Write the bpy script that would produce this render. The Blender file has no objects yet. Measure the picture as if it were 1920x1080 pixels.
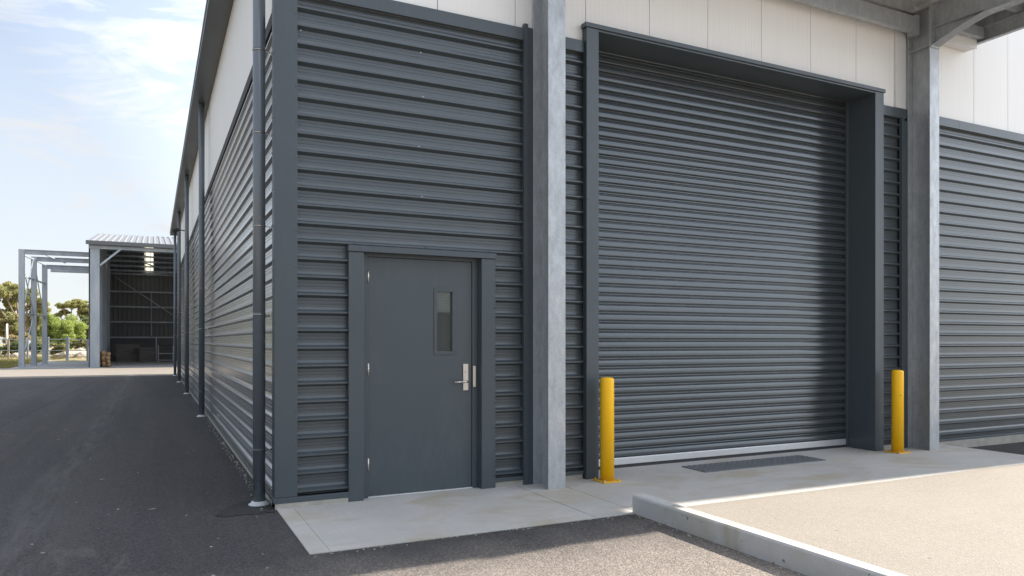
import bpy, bmesh, math, random
from mathutils import Vector, Matrix
random.seed(7)
C = bpy.context.scene.collection
R = math.radians

# ------------------------------------------------------------------ camera numbers
CAM = (-0.93, -6.36, 1.4)
F = 1370.0
FW = (0.4415, 0.8973); RT = (0.8973, -0.4415)
def at(x, depth, z=0.0):
    """world point seen in column x of the 1920 px picture at a given depth"""
    u = (x - 960) / F
    return Vector((CAM[0] + depth*(FW[0]+u*RT[0]), CAM[1] + depth*(FW[1]+u*RT[1]), z))
def zat(y, depth): return CAM[2] + (640 - y)*depth/F

# ------------------------------------------------------------------ node helpers
def new_mat(name):
    m = bpy.data.materials.new(name); m.use_nodes = True
    nt = m.node_tree; b = nt.nodes['Principled BSDF']
    return m, nt, b
def N(nt, typ, **kw):
    n = nt.nodes.new(typ)
    for k, v in kw.items():
        if k in n.inputs: n.inputs[k].default_value = v
        else: setattr(n, k, v)
    return n
def pos(nt, scale=(1,1,1), rot=(0,0,0)):
    g = nt.nodes.new('ShaderNodeNewGeometry')
    m = nt.nodes.new('ShaderNodeMapping'); m.inputs['Scale'].default_value = scale
    m.inputs['Rotation'].default_value = rot
    nt.links.new(g.outputs['Position'], m.inputs['Vector'])
    return m.outputs['Vector']
def noise(nt, vec, scale, detail=4, rough=.55, dist=0):
    n = N(nt, 'ShaderNodeTexNoise', Scale=scale, Detail=detail, Roughness=rough, Distortion=dist)
    nt.links.new(vec, n.inputs['Vector']); return n.outputs['Fac']
def ramp(nt, fac, stops):
    r = nt.nodes.new('ShaderNodeValToRGB'); e = r.color_ramp.elements
    while len(e) < len(stops): e.new(.5)
    for el, (p, c) in zip(e, stops):
        el.position = p
        el.color = (c, c, c, 1) if isinstance(c, (int, float)) else (*c, 1)
    nt.links.new(fac, r.inputs['Fac']); return r.outputs['Color']
def mix(nt, fac, a, b, mode='MIX'):
    m = nt.nodes.new('ShaderNodeMix'); m.data_type = 'RGBA'; m.blend_type = mode
    for s, v in ((0, fac), (6, a), (7, b)):
        if isinstance(v, (int, float)): m.inputs[s].default_value = v
        elif isinstance(v, tuple): m.inputs[s].default_value = (*v, 1)
        else: nt.links.new(v, m.inputs[s])
    return m.outputs[2]
def math_(nt, op, a, b=None):
    m = nt.nodes.new('ShaderNodeMath'); m.operation = op
    for s, v in ((0, a), (1, b)):
        if v is None: continue
        if isinstance(v, (int, float)): m.inputs[s].default_value = v
        else: nt.links.new(v, m.inputs[s])
    return m.outputs[0]
def bump(nt, b, hs, strength=.3, dist=.01):
    bm_ = N(nt, 'ShaderNodeBump', Strength=strength, Distance=dist)
    nt.links.new(hs, bm_.inputs['Height']); nt.links.new(bm_.outputs['Normal'], b.inputs['Normal'])

def painted(name, col, rough=.38, metal=.0, spec=.5, dirt=.25, streak=(.6,.6,9), wav=.35, vary=.12, rv=.05):
    """factory painted sheet metal: soft oil-canning, faint dust film and handling marks"""
    m, nt, b = new_mat(name)
    p = pos(nt); st = pos(nt, streak)
    n1 = noise(nt, st, 1.4, 5)
    n2 = noise(nt, p, 1.1, 3)
    n3 = noise(nt, st, 9, 4, .7)
    lo = tuple(c*(1-vary) for c in col); hi = tuple(min(1, c*(1+vary)) for c in col)
    c = mix(nt, n1, lo, hi)
    dust = ramp(nt, math_(nt, 'MULTIPLY', n2, n3), [(.25, 0), (.5, dirt)])
    c = mix(nt, dust, c, tuple(.5*x+.12 for x in col))
    nt.links.new(c, b.inputs['Base Color'])
    b.inputs['Metallic'].default_value = metal
    b.inputs['Specular IOR Level'].default_value = spec
    rr = ramp(nt, n2, [(.3, rough-rv), (.7, rough+rv)])
    nt.links.new(rr, b.inputs['Roughness'])
    bump(nt, b, noise(nt, p, 2.2, 2), wav, .006)
    return m

M = {}
M['clad'] = painted('dark_cladding', (.074, .090, .101), .30, .2, .7, .2, (.5,.5,2.5), .07, .1, .02)
M['sideclad'] = painted('sky_sheen_side_cladding', (.27,.285,.30), .22, .65, .6, .2, (.3,.12,.3), .012, .06, .01)  # same paint as the front, lightened to put in the sky's sheen
M['trim'] = painted('dark_flashing', (.064, .081, .093), .36, .1, .5, .16, (3,3,.5), .2, .07)
M['door'] = painted('door_paint', (.058, .074, .084), .40, .0, .5, .18, (2,2,.6), .08, .07)
M['slat'] = painted('roller_curtain', (.074, .088, .099), .22, .4, .8, .15, (.4,.4,1.5), .03, .06, .015)
M['pipe'] = painted('downpipe_paint', (.150, .178, .205), .30, .15, .5, .16, (4,4,.6), .1)
M['gut'] = painted('gutter_paint', (.13, .14, .15), .4, .1, .5, .2, (4,.5,4), .1)
M['sheddark'] = painted('shed_sheet', (.15, .155, .16), .55, .1, .4, .3, (3,3,.5))
M['zinc'] = painted('zincalume_roof', (.23,.24,.25), .45, .5, .5, .2, (2,.5,1))
M['whitemetal'] = painted('white_flashing', (.66, .67, .68), .45, .0, .4, .1, (3,3,.5), .1, .04)

def galv():
    m, nt, b = new_mat('galvanised_steel')
    p = pos(nt); ps = pos(nt, (6,6,2.2))
    v = N(nt, 'ShaderNodeTexVoronoi', Scale=75); nt.links.new(pos(nt, (1,1,.55)), v.inputs['Vector'])
    n = noise(nt, ps, 2.2, 6, .7)
    n2 = noise(nt, p, 60, 3)
    c = ramp(nt, n, [(.3, (.24,.28,.31)), (.52, (.40,.435,.47)), (.70, (.56,.59,.61))])
    c = mix(nt, .22, c, v.outputs['Color'], 'SOFT_LIGHT')
    c = mix(nt, ramp(nt, n2, [(.45,0),(.75,.3)]), c, (.2,.21,.22))
    hsv = N(nt, 'ShaderNodeHueSaturation', Saturation=.25); nt.links.new(c, hsv.inputs['Color'])
    nt.links.new(mix(nt, .5, hsv.outputs[0], (.37,.41,.45)), b.inputs['Base Color'])
    b.inputs['Metallic'].default_value = .45
    nt.links.new(ramp(nt, n, [(.3,.55),(.7,.36)]), b.inputs['Roughness'])
    bump(nt, b, n2, .12, .002)
    return m
M['galv'] = galv()
def galv_d():
    m, nt, b = new_mat('distant_galvanised_steel')
    n = noise(nt, pos(nt, (2,2,.4)), 1.5, 4)
    nt.links.new(ramp(nt, n, [(.3, (.30,.35,.40)), (.7, (.44,.48,.52))]), b.inputs['Base Color'])
    b.inputs['Metallic'].default_value = .3; b.inputs['Roughness'].default_value = .5
    return m
M['galvd'] = galv_d()

def panel():
    m, nt, b = new_mat('white_sandwich_panel')
    g = nt.nodes.new('ShaderNodeNewGeometry')
    s = nt.nodes.new('ShaderNodeSeparateXYZ'); nt.links.new(g.outputs['Position'], s.inputs[0])
    xy = math_(nt, 'ADD', s.outputs[0], s.outputs[1])
    w = math_(nt, 'SINE', math_(nt, 'MULTIPLY', xy, 2*math.pi/.05))
    fine = noise(nt, pos(nt, (40,40,.5)), 2, 3)
    c = mix(nt, noise(nt, pos(nt, (1,1,.25)), .8, 3), (.80,.80,.79), (.86,.86,.855))
    c = mix(nt, ramp(nt, fine, [(.35,.0),(.75,.16)]), c, (.60,.585,.56))
    nt.links.new(c, b.inputs['Base Color'])
    b.inputs['Roughness'].default_value = .5
    h = math_(nt, 'ADD', math_(nt, 'MULTIPLY', w, .5), math_(nt, 'MULTIPLY', fine, .6))
    bump(nt, b, h, .25, .002)
    return m
M['panel'] = panel()

def yellow():
    m, nt, b = new_mat('yellow_bollard_paint')
    p = pos(nt)
    n = noise(nt, pos(nt, (6,6,1.5)), 3, 6, .7)
    c = mix(nt, n, (.97,.50,.002), (1.0,.58,.005))
    low = nt.nodes.new('ShaderNodeSeparateXYZ'); nt.links.new(p, low.inputs[0])
    scuff = ramp(nt, noise(nt, p, 34, 5, .8), [(.60,0),(.72,.35)])
    c = mix(nt, scuff, c, (.42,.25,.05))
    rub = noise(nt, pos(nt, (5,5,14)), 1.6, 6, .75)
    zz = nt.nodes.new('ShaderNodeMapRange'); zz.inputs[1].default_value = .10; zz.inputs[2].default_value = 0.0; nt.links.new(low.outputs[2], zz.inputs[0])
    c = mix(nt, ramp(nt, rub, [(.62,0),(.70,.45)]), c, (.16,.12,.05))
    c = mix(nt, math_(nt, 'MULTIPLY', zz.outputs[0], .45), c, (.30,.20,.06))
    nt.links.new(c, b.inputs['Base Color'])
    b.inputs['Roughness'].default_value = .38
    bump(nt, b, noise(nt, p, 45, 3), .1, .003)
    return m
M['yellow'] = yellow()

def simple(name, col, rough=.6, metal=0, var=.2, scale=8, bmp=.2, bd=.004):
    m, nt, b = new_mat(name)
    n = noise(nt, pos(nt), scale, 5, .65)
    nt.links.new(mix(nt, n, tuple(c*(1-var) for c in col), tuple(min(1,c*(1+var)) for c in col)), b.inputs['Base Color'])
    b.inputs['Roughness'].default_value = rough; b.inputs['Metallic'].default_value = metal
    if bmp: bump(nt, b, noise(nt, pos(nt), scale*4, 3), bmp, bd)
    return m
M['stainless'] = simple('brushed_stainless', (.62,.58,.53), .33, .9, .1, 30, .05, .001)
M['alu'] = simple('aluminium_bar', (.66,.67,.68), .35, .5, .08, 12, .05, .001)
M['rubber'] = simple('black_rubber', (.035,.037,.04), .75, 0, .3, 20)
M['black'] = simple('black_gap', (.018,.018,.02), .7, 0, .2, 10)
M['screw'] = simple('screw_head', (.07,.08,.09), .4, .3, .2, 20, 0)
M['found'] = simple('foundation_concrete', (.34,.33,.29), .9, 0, .35, 7, .8, .01)
M['log'] = simple('sawn_log', (.25,.16,.08), .85, 0, .5, 9, .5, .02)
M['pallet'] = simple('pallet_timber', (.19,.18,.165), .85, 0, .4, 9, .4, .01)
M['rock'] = simple('pale_rock', (.38,.33,.26), .9, 0, .35, 2, .6, .05)
M['bark'] = simple('gum_bark', (.27,.22,.18), .9, 0, .4, 3, .5, .03)
M['sealant'] = simple('white_mortar_collar', (.55,.57,.58), .8, 0, .15, 30, .6, .006)
M['steelwhite'] = simple('white_rack_steel', (.45,.46,.47), .5, .1, .1, 10, 0)
M['darkinner'] = simple('shed_lining', (.13,.135,.14), .8, 0, .25, 3, .2)
M['opposite'] = simple('opposite_wall', (.05,.053,.058), .6, 0, .2, 3, .2)

def asphalt(name, dark, light, tan, worn_sunlit=False):
    m, nt, b = new_mat(name)
    p = pos(nt)
    big = noise(nt, pos(nt, (1,.45,1)), .35, 5, .6, .4)
    track = noise(nt, pos(nt, (1.5,.09,1)), 1.1, 4, .6)
    grain = noise(nt, p, 130, 3, .8)
    v = N(nt, 'ShaderNodeTexVoronoi', Scale=85); nt.links.new(p, v.inputs['Vector'])
    v2 = N(nt, 'ShaderNodeTexVoronoi', Scale=150); nt.links.new(p, v2.inputs['Vector'])
    base = mix(nt, ramp(nt, big, [(.4,0),(.6,1)]), dark, light)
    base = mix(nt, ramp(nt, track, [(.42,0),(.62,.6)]), base, tan)
    # loose pale aggregate chips between the binder
    chip = ramp(nt, v.outputs['Color'], [(.30,0),(.9,.75)])
    base = mix(nt, chip, base, tuple(c*1.75 for c in tan))
    base = mix(nt, ramp(nt, v2.outputs['Distance'], [(.0,.0),(.55,.45)]), base, tuple(c*.45 for c in dark))
    # dusty smears and scuffs
    sm = noise(nt, pos(nt, (2.2,.5,1), (0,0,.5)), 1.3, 7, .75, .7)
    base = mix(nt, ramp(nt, sm, [(.60,0),(.78,.5)]), base, (.20,.19,.18))
    sp = noise(nt, p, 9, 2, .4)
    base = mix(nt, ramp(nt, sp, [(.755,0),(.775,.8)]), base, (.38,.36,.33))
    if worn_sunlit:  # wheel tracks, scuffs and seams, then sunlight painted over the front
        sp_ = nt.nodes.new('ShaderNodeSeparateXYZ'); nt.links.new(p, sp_.inputs[0])
        def band(cx, wd, slope=0.0, src=0):   # 1 on a line x = cx + slope*y, fading over wd
            o = 1 - src
            e = math_(nt, 'SUBTRACT', math_(nt, 'SUBTRACT', sp_.outputs[src], cx), math_(nt, 'MULTIPLY', sp_.outputs[o], slope))
            e = math_(nt, 'ADD', e, math_(nt, 'MULTIPLY', math_(nt, 'SUBTRACT', big, .5), .12 if wd < .05 else .5))
            return math_(nt, 'MAXIMUM', math_(nt, 'SUBTRACT', 1.0, math_(nt, 'DIVIDE', math_(nt, 'ABSOLUTE', e), wd)), 0.0)
        scuff = noise(nt, pos(nt, (6,.6,1)), 1.6, 6, .7)
        for cx, wd, k, cc in ((-1.75,.28,.36,(.16,.158,.155)), (-3.9,.45,.2,(.14,.14,.14)), (-2.5,.35,.6,(.035,.034,.036)), (-.75,.30,.5,(.04,.038,.04)), (-5.6,.6,.4,(.04,.04,.042))):
            base = mix(nt, math_(nt, 'MULTIPLY', math_(nt, 'MULTIPLY', band(cx, wd), ramp(nt, scuff, [(.40,0),(.62,1)])), k), base, cc)
        base = mix(nt, math_(nt, 'MULTIPLY', band(-3.46, .022, .0325), .85), base, (.012,.012,.013))
        base = mix(nt, math_(nt, 'MULTIPLY', band(8.3, .02, 0, 1), .6), base, (.014,.014,.015))
        wob = noise(nt, p, 1.1, 5, .6)  # sunlight painted in: drive turns pale tan past the shadow edge
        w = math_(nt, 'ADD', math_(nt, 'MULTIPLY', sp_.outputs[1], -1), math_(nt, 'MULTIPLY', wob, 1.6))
        sun_mask = nt.nodes.new('ShaderNodeMapRange'); sun_mask.inputs[1].default_value = 2.2; sun_mask.inputs[2].default_value = 3.8
        nt.links.new(w, sun_mask.inputs[0])
        base = mix(nt, math_(nt, 'MULTIPLY', sun_mask.outputs[0], .85), base, mix(nt, chip, (.19,.165,.145), (.42,.365,.32)))
    nt.links.new(base, b.inputs['Base Color'])
    b.inputs['Roughness'].default_value = .86
    b.inputs['Specular IOR Level'].default_value = .3
    h = math_(nt, 'ADD', math_(nt, 'MULTIPLY', v.outputs['Distance'], -1.0), math_(nt, 'MULTIPLY', grain, .5))
    bump(nt, b, h, .7, .006)
    return m
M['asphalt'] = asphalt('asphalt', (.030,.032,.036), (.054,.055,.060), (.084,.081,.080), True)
M['asphdark'] = asphalt('fresh_asphalt', (.035,.035,.038), (.05,.05,.052), (.07,.068,.065))
M['patch'] = asphalt('bitumen_patch', (.028,.028,.03), (.04,.04,.042), (.05,.05,.05))

def concrete(name, c1, c2, stain, brush=True, pt_=.76):
    m, nt, b = new_mat(name)
    p = pos(nt)
    n = noise(nt, p, 1.3, 6, .6, .3)
    f = noise(nt, p, 55, 4, .8)
    st = noise(nt, pos(nt, (1,1.6,1), (0,0,.2)), 1.15, 6, .62, .8)
    br = noise(nt, pos(nt, (40,.8,1), (0,0,.12)), 2, 3, .6)
    c = mix(nt, ramp(nt, n, [(.3,0),(.7,1)]), c1, c2)
    c = mix(nt, ramp(nt, f, [(.4,0),(.75,.4)]), c, tuple(x*.75 for x in c1))
    c = mix(nt, ramp(nt, st, [(.50,0),(.66,.8)]), c, stain)
    if brush: c = mix(nt, ramp(nt, br, [(.5,0),(.75,.25)]), c, tuple(x*.72 for x in c1))
    pit = noise(nt, p, 23, 2, .4)
    c = mix(nt, ramp(nt, pit, [(pt_,0),(pt_+.02,.8)]), c, (.10,.095,.09))
    nt.links.new(c, b.inputs['Base Color'])
    b.inputs['Roughness'].default_value = .82
    h = math_(nt, 'ADD', math_(nt, 'MULTIPLY', f, .5), br) if brush else f
    bump(nt, b, h, .35, .003)
    return m
M['slab'] = concrete('apron_concrete', (.40,.395,.38), (.50,.49,.47), (.38,.335,.26))
M['kerb'] = concrete('kerb_concrete', (.40,.41,.41), (.50,.50,.49), (.34,.32,.26), False, .705)

def pale():
    m, nt, b = new_mat('pale_aggregate_paving')
    p = pos(nt)
    v = N(nt, 'ShaderNodeTexVoronoi', Scale=95); nt.links.new(p, v.inputs['Vector'])
    n = noise(nt, p, .6, 5, .6, .3); f = noise(nt, p, 48, 4, .8)
    c = mix(nt, ramp(nt, n, [(.3,0),(.7,1)]), (.205,.184,.156), (.245,.223,.192))
    c = mix(nt, ramp(nt, v.outputs['Color'], [(.2,0),(.9,.45)]), c, (.34,.31,.27))
    c = mix(nt, ramp(nt, f, [(.5,0),(.75,.5)]), c, (.15,.13,.11))
    c = mix(nt, ramp(nt, noise(nt, p, 11, 2, .4), [(.76,0),(.78,.7)]), c, (.09,.08,.07))
    nt.links.new(c, b.inputs['Base Color'])
    b.inputs['Roughness'].default_value = .9
    bump(nt, b, math_(nt, 'ADD', f, v.outputs['Distance']), .5, .005)
    return m
M['pale'] = pale()
def ground():
    m, nt, b = new_mat('dry_ground')
    p = pos(nt)
    n = noise(nt, p, .25, 6, .65); f = noise(nt, p, 4, 5, .7)
    c = mix(nt, ramp(nt, n, [(.4,0),(.65,1)]), (.26,.20,.12), (.15,.15,.06))
    c = mix(nt, ramp(nt, f, [(.4,0),(.7,.6)]), c, (.33,.27,.18))
    nt.links.new(c, b.inputs['Base Color']); b.inputs['Roughness'].default_value = .95
    bump(nt, b, f, .8, .08)
    return m
M['ground'] = ground()
M['farpave'] = concrete('yard_concrete', (.21,.19,.165), (.25,.225,.195), (.19,.165,.135), False)
M['bluepave'] = concrete('frame_slab_concrete', (.28,.29,.30), (.33,.335,.34), (.27,.26,.24), False)

def leafmat(name, a, bcol, c3):
    m, nt, b = new_mat(name)
    o = nt.nodes.new('ShaderNodeNewGeometry')
    r = o.outputs['Random Per Island']
    n = noise(nt, pos(nt), .8, 3)
    c = mix(nt, r, a, bcol)
    c = mix(nt, ramp(nt, n, [(.42,0),(.62,.85)]), c, c3)
    nt.links.new(c, b.inputs['Base Color'])
    b.inputs['Roughness'].default_value = .6
    tr = nt.nodes.new('ShaderNodeBsdfTranslucent'); nt.links.new(c, tr.inputs['Color'])
    ms = nt.nodes.new('ShaderNodeMixShader'); ms.inputs[0].default_value = .45
    nt.links.new(b.outputs[0], ms.inputs[1]); nt.links.new(tr.outputs[0], ms.inputs[2])
    nt.links.new(ms.outputs[0], nt.nodes['Material Output'].inputs['Surface'])
    return m
M['leaf_gum'] = leafmat('gum_leaves', (.24,.27,.10), (.44,.42,.17), (.40,.37,.15))
M['leaf_rust'] = leafmat('rusty_leaves', (.36,.30,.14), (.48,.38,.18), (.28,.32,.12))
M['leaf_green'] = leafmat('fresh_leaves', (.22,.30,.07), (.44,.50,.14), (.32,.38,.10))
M['leaf_dark'] = leafmat('dark_leaves', (.11,.15,.05), (.20,.25,.09), (.15,.18,.07))
M['leaf_yellow'] = leafmat('yellow_leaves', (.24,.24,.08), (.36,.33,.13), (.20,.19,.07))

def glassmat():
    m, nt, b = new_mat('wired_safety_glass')
    g = nt.nodes.new('ShaderNodeNewGeometry')
    s = nt.nodes.new('ShaderNodeSeparateXYZ'); nt.links.new(g.outputs['Position'], s.inputs[0])
    b.inputs['Base Color'].default_value = (.34,.37,.36,1)
    b.inputs['Metallic'].default_value = .85
    b.inputs['Roughness'].default_value = .03
    # faint reeding of the wire mesh cast in the pane
    fx = math_(nt, 'FRACT', math_(nt, 'MULTIPLY', s.outputs[0], 70)); fz = math_(nt, 'FRACT', math_(nt, 'MULTIPLY', s.outputs[2], 70))
    w = math_(nt, 'MAXIMUM', math_(nt, 'LESS_THAN', fx, .17), math_(nt, 'LESS_THAN', fz, .17))
    d = nt.nodes.new('ShaderNodeBsdfDiffuse'); d.inputs['Color'].default_value = (.03,.033,.033,1)
    ms = nt.nodes.new('ShaderNodeMixShader'); nt.links.new(math_(nt, 'MULTIPLY', w, .55), ms.inputs[0])
    nt.links.new(b.outputs[0], ms.inputs[1]); nt.links.new(d.outputs[0], ms.inputs[2])
    nt.links.new(ms.outputs[0], nt.nodes['Material Output'].inputs['Surface'])
    return m
M['glass'] = glassmat()
def skylightmat():
    m, nt, b = new_mat('translucent_roof_sheet')
    tr = nt.nodes.new('ShaderNodeBsdfTranslucent'); tr.inputs['Color'].default_value = (.50,.48,.38,1)
    nt.links.new(tr.outputs[0], nt.nodes['Material Output'].inputs['Surface'])
    return m
M['skylight'] = skylightmat()
def checker_plate():
    m, nt, b = new_mat('ribbed_rubber')
    b.inputs['Base Color'].default_value = (.045,.052,.058,1); b.inputs['Roughness'].default_value = .5
    n = noise(nt, pos(nt), 6, 4)
    nt.links.new(mix(nt, n, (.12,.13,.138), (.18,.19,.20)), b.inputs['Base Color'])
    return m
M['mat'] = checker_plate()

# ------------------------------------------------------------------ mesh builder
class MB:
    def __init__(s): s.bm = bmesh.new()
    def box(s, x0, x1, y0, y1, z0, z1):
        v = [s.bm.verts.new(p) for p in ((x0,y0,z0),(x1,y0,z0),(x1,y1,z0),(x0,y1,z0),(x0,y0,z1),(x1,y0,z1),(x1,y1,z1),(x0,y1,z1))]
        for f in ((0,3,2,1),(4,5,6,7),(0,1,5,4),(1,2,6,5),(2,3,7,6),(3,0,4,7)): s.bm.faces.new([v[i] for i in f])
        return s
    def bar(s, a, b, w, h=None, up=Vector((0,0,1))):
        """rectangular bar from a to b"""
        h = h or w; a = Vector(a); b = Vector(b); d = (b-a).normalized()
        if abs(d.dot(up)) > .98: up = Vector((1,0,0))
        sx = d.cross(up).normalized(); sz = sx.cross(d).normalized()
        pts = []
        for e in (a, b):
            for i, j in ((-1,-1),(1,-1),(1,1),(-1,1)): pts.append(s.bm.verts.new(e + sx*i*w/2 + sz*j*h/2))
        for f in ((0,1,2,3),(7,6,5,4),(0,4,5,1),(1,5,6,2),(2,6,7,3),(3,7,4,0)): s.bm.faces.new([pts[i] for i in f])
        return s
    def tube(s, a, b, r, r2=None, n=14, cap=True):
        r2 = r if r2 is None else r2; a = Vector(a); b = Vector(b); d = (b-a).normalized()
        up = Vector((1,0,0)) if abs(d.z) > .9 else Vector((0,0,1))
        sx = d.cross(up).normalized(); sy = d.cross(sx).normalized()
        ra = [s.bm.verts.new(a + (sx*math.cos(2*math.pi*i/n) + sy*math.sin(2*math.pi*i/n))*r) for i in range(n)]
        rb = [s.bm.verts.new(b + (sx*math.cos(2*math.pi*i/n) + sy*math.sin(2*math.pi*i/n))*r2) for i in range(n)]
        for i in range(n):
            f = s.bm.faces.new([ra[i], ra[(i+1)%n], rb[(i+1)%n], rb[i]]); f.smooth = True
        if cap: s.bm.faces.new(ra[::-1]); s.bm.faces.new(rb)
        return s
    def path(s, pts, r, n=8):
        for i in range(len(pts)-1): s.tube(pts[i], pts[i+1], r[i] if isinstance(r, list) else r, r[i+1] if isinstance(r, list) else r, n)
        return s
    def lathe(s, c, prof, n=32):
        """prof: (radius, z) pairs"""
        rings = []
        for r, z in prof:
            rings.append([s.bm.verts.new((c[0]+r*math.cos(2*math.pi*i/n), c[1]+r*math.sin(2*math.pi*i/n), c[2]+z)) for i in range(n)])
        for a, b in zip(rings, rings[1:]):
            for i in range(n):
                f = s.bm.faces.new([a[i], a[(i+1)%n], b[(i+1)%n], b[i]]); f.smooth = True
        s.bm.faces.new(rings[0][::-1]); s.bm.faces.new(rings[-1])
        return s
    def sheet(s, prof, fn, t0, t1, steps=1, smooth=False):
        """open profile swept straight: fn(p, t) -> xyz"""
        rows = []
        for k in range(steps+1):
            t = t0 + (t1-t0)*k/steps
            rows.append([s.bm.verts.new(fn(p, t)) for p in prof])
        for a, b in zip(rows, rows[1:]):
            for i in range(len(prof)-1):
                f = s.bm.faces.new([a[i], b[i], b[i+1], a[i+1]]); f.smooth = smooth
        return s
    def prism(s, poly, axis, t0, t1):
        """closed polygon (a,b) pushed along an axis: axis 'x': (t,a,b); 'y': (a,t,b); 'z': (a,b,t)"""
        def P(a, b, t): return {'x': (t,a,b), 'y': (a,t,b), 'z': (a,b,t)}[axis]
        A = [s.bm.verts.new(P(a, b, t0)) for a, b in poly]; B = [s.bm.verts.new(P(a, b, t1)) for a, b in poly]
        n = len(poly)
        for i in range(n): s.bm.faces.new([A[i], A[(i+1)%n], B[(i+1)%n], B[i]])
        s.bm.faces.new(A[::-1]); s.bm.faces.new(B)
        return s
    def screw(s, p, d, r=.006):
        d = Vector(d); s.tube(Vector(p), Vector(p)+d*.007, r, r*.8, 6); return s
    def grid(s, x0, x1, y0, y1, z, nx, ny, zf=None):
        vs = [[s.bm.verts.new((x0+(x1-x0)*i/nx, y0+(y1-y0)*j/ny, z + (zf(x0+(x1-x0)*i/nx, y0+(y1-y0)*j/ny) if zf else 0))) for i in range(nx+1)] for j in range(ny+1)]
        for j in range(ny):
            for i in range(nx): s.bm.faces.new([vs[j][i], vs[j][i+1], vs[j+1][i+1], vs[j+1][i]])
        return s
    def build(s, name, mat, parent=None, loc=None, bevel=0, recalc=True):
        me = bpy.data.meshes.new(name)
        if recalc: bmesh.ops.recalc_face_normals(s.bm, faces=s.bm.faces)
        o = bpy.data.objects.new(name, me); C.objects.link(o)
        if parent is not None:
            par = parent; off = Vector((0,0,0))
            while par is not None: off += Vector(par.location); par = par.parent
            base = off
            bmesh.ops.translate(s.bm, vec=-base, verts=s.bm.verts)
            o.parent = parent
        elif loc is not None:
            bmesh.ops.translate(s.bm, vec=-Vector(loc), verts=s.bm.verts); o.location = loc
        s.bm.to_mesh(me); s.bm.free()
        me.materials.append(mat)
        if bevel:
            bv = o.modifiers.new('edge', 'BEVEL'); bv.width = bevel; bv.segments = 2; bv.limit_method = 'ANGLE'; bv.angle_limit = R(40)
            bv.harden_normals = False
        return o
def tag(o, label=None, cat=None, group=None, kind=None):
    if label: o['label'] = label
    if cat: o['category'] = cat
    if group: o['group'] = group
    if kind: o['kind'] = kind
    return o
def thing(name, loc, label, cat, group=None):
    o = bpy.data.objects.new(name, None); C.objects.link(o); o.location = loc; o.empty_display_size = .3
    return tag(o, label, cat, group)
def copy_tree(o, parent=None):
    c = o.copy(); C.objects.link(c)
    if parent is not None: c.parent = parent
    for ch in list(o.children): copy_tree(ch, c)
    return c
def struct(name, mb, mat, cat, label, **k):
    o = mb.build(name, mat, **k); return tag(o, label, cat, None, 'structure')

# ------------------------------------------------------------------ SETTING
struct('ground', MB().grid(-400,400,-400,600,-.16,4,4), M['ground'], 'ground', 'dry straw coloured ground reaching to the horizon behind the fence')
# road asphalt: left of the building and in front of the apron
mb = MB()
mb.grid(-14, 0, -1.45, 28.6, -.008, 8, 12)
mb.grid(-14, 2.6, -45, -1.45, -.008, 8, 12)
bmesh.ops.remove_doubles(mb.bm, verts=mb.bm.verts, dist=.0005)
struct('asphalt_road', mb, M['asphalt'], 'road', 'grey asphalt drive with wear and painted sunlight along the side wall and before the apron')
struct('asphalt_yard', MB().grid(8.7, 60, -1.42, .02, -.075, 6, 2), M['asphdark'], 'road', 'dark asphalt strip at the wall foot right of the concrete apron')
struct('yard_pavement', MB().grid(-9.5, 20, 28.6, 40.0, -.02, 6, 4), M['farpave'], 'pavement', 'sunlit tan paving in front of the open shed')
struct('shed_floor_slab', MB().box(-7.6, 20, 38.2, 56, -.12, .005), M['bluepave'], 'pavement', 'grey concrete slab under the steel frame and shed')
# concrete apron with saw-cut joints
def slab():
    mb = MB(); xs = [0, .135, 2.235, 2.645, 5.3, 8.7]
    ys = [-1.45, -1.33, 0.0]
    G = {.135:.0012, 2.235:.0035, 2.645:.003, 5.3:.002}
    for i in range(len(xs)-1):
        a = xs[i] + G.get(xs[i],0); b = xs[i+1]-G.get(xs[i+1],0)
        mb.box(a, b, -1.45, .42 if (xs[i] > 2.2) else .12, -.12, 0.0)
    return mb
struct('concrete_apron', slab(), M['slab'], 'pavement', 'pale grey stained concrete apron along the front doors', bevel=.002)
# trowelled margin line of the apron, a shallow groove strip
struct('apron_margin', MB().box(.145, 2.59, -1.345, -1.338, -.002, .0012), M['kerb'], 'pavement', 'trowelled margin line near the front edge of the apron')
def ramp_z(x, y):
    t = min(1, max(0, (-1.45 - y)/.55)); return .118*(t*t*(3-2*t))
mb = MB()
vs = []
ys = [-1.452, -1.5, -1.56, -1.62, -1.7, -1.78, -1.86, -1.94, -2.0, -4, -8, -16, -45]
xs = [2.72, 3.5, 5, 7, 9, 12, 20, 60]
for y in ys: vs.append([mb.bm.verts.new((x, y, ramp_z(x, y)+.001)) for x in xs])
for j in range(len(ys)-1):
    for i in range(len(xs)-1):
        f = mb.bm.faces.new([vs[j][i], vs[j][i+1], vs[j+1][i+1], vs[j+1][i]]); f.smooth = True
struct('paved_yard', mb, M['pale'], 'pavement', 'sunlit beige aggregate paving behind the raised kerb')
mb = MB()
mb.prism([(2.60,-.12),(2.60,.128),(2.612,.142),(2.705,.142),(2.72,.130),(2.72,-.12)], 'y', -45, -1.42)
struct('kerb', mb, M['kerb'], 'kerb', 'raised grey concrete kerb between asphalt and beige paving', bevel=.004)
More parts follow.
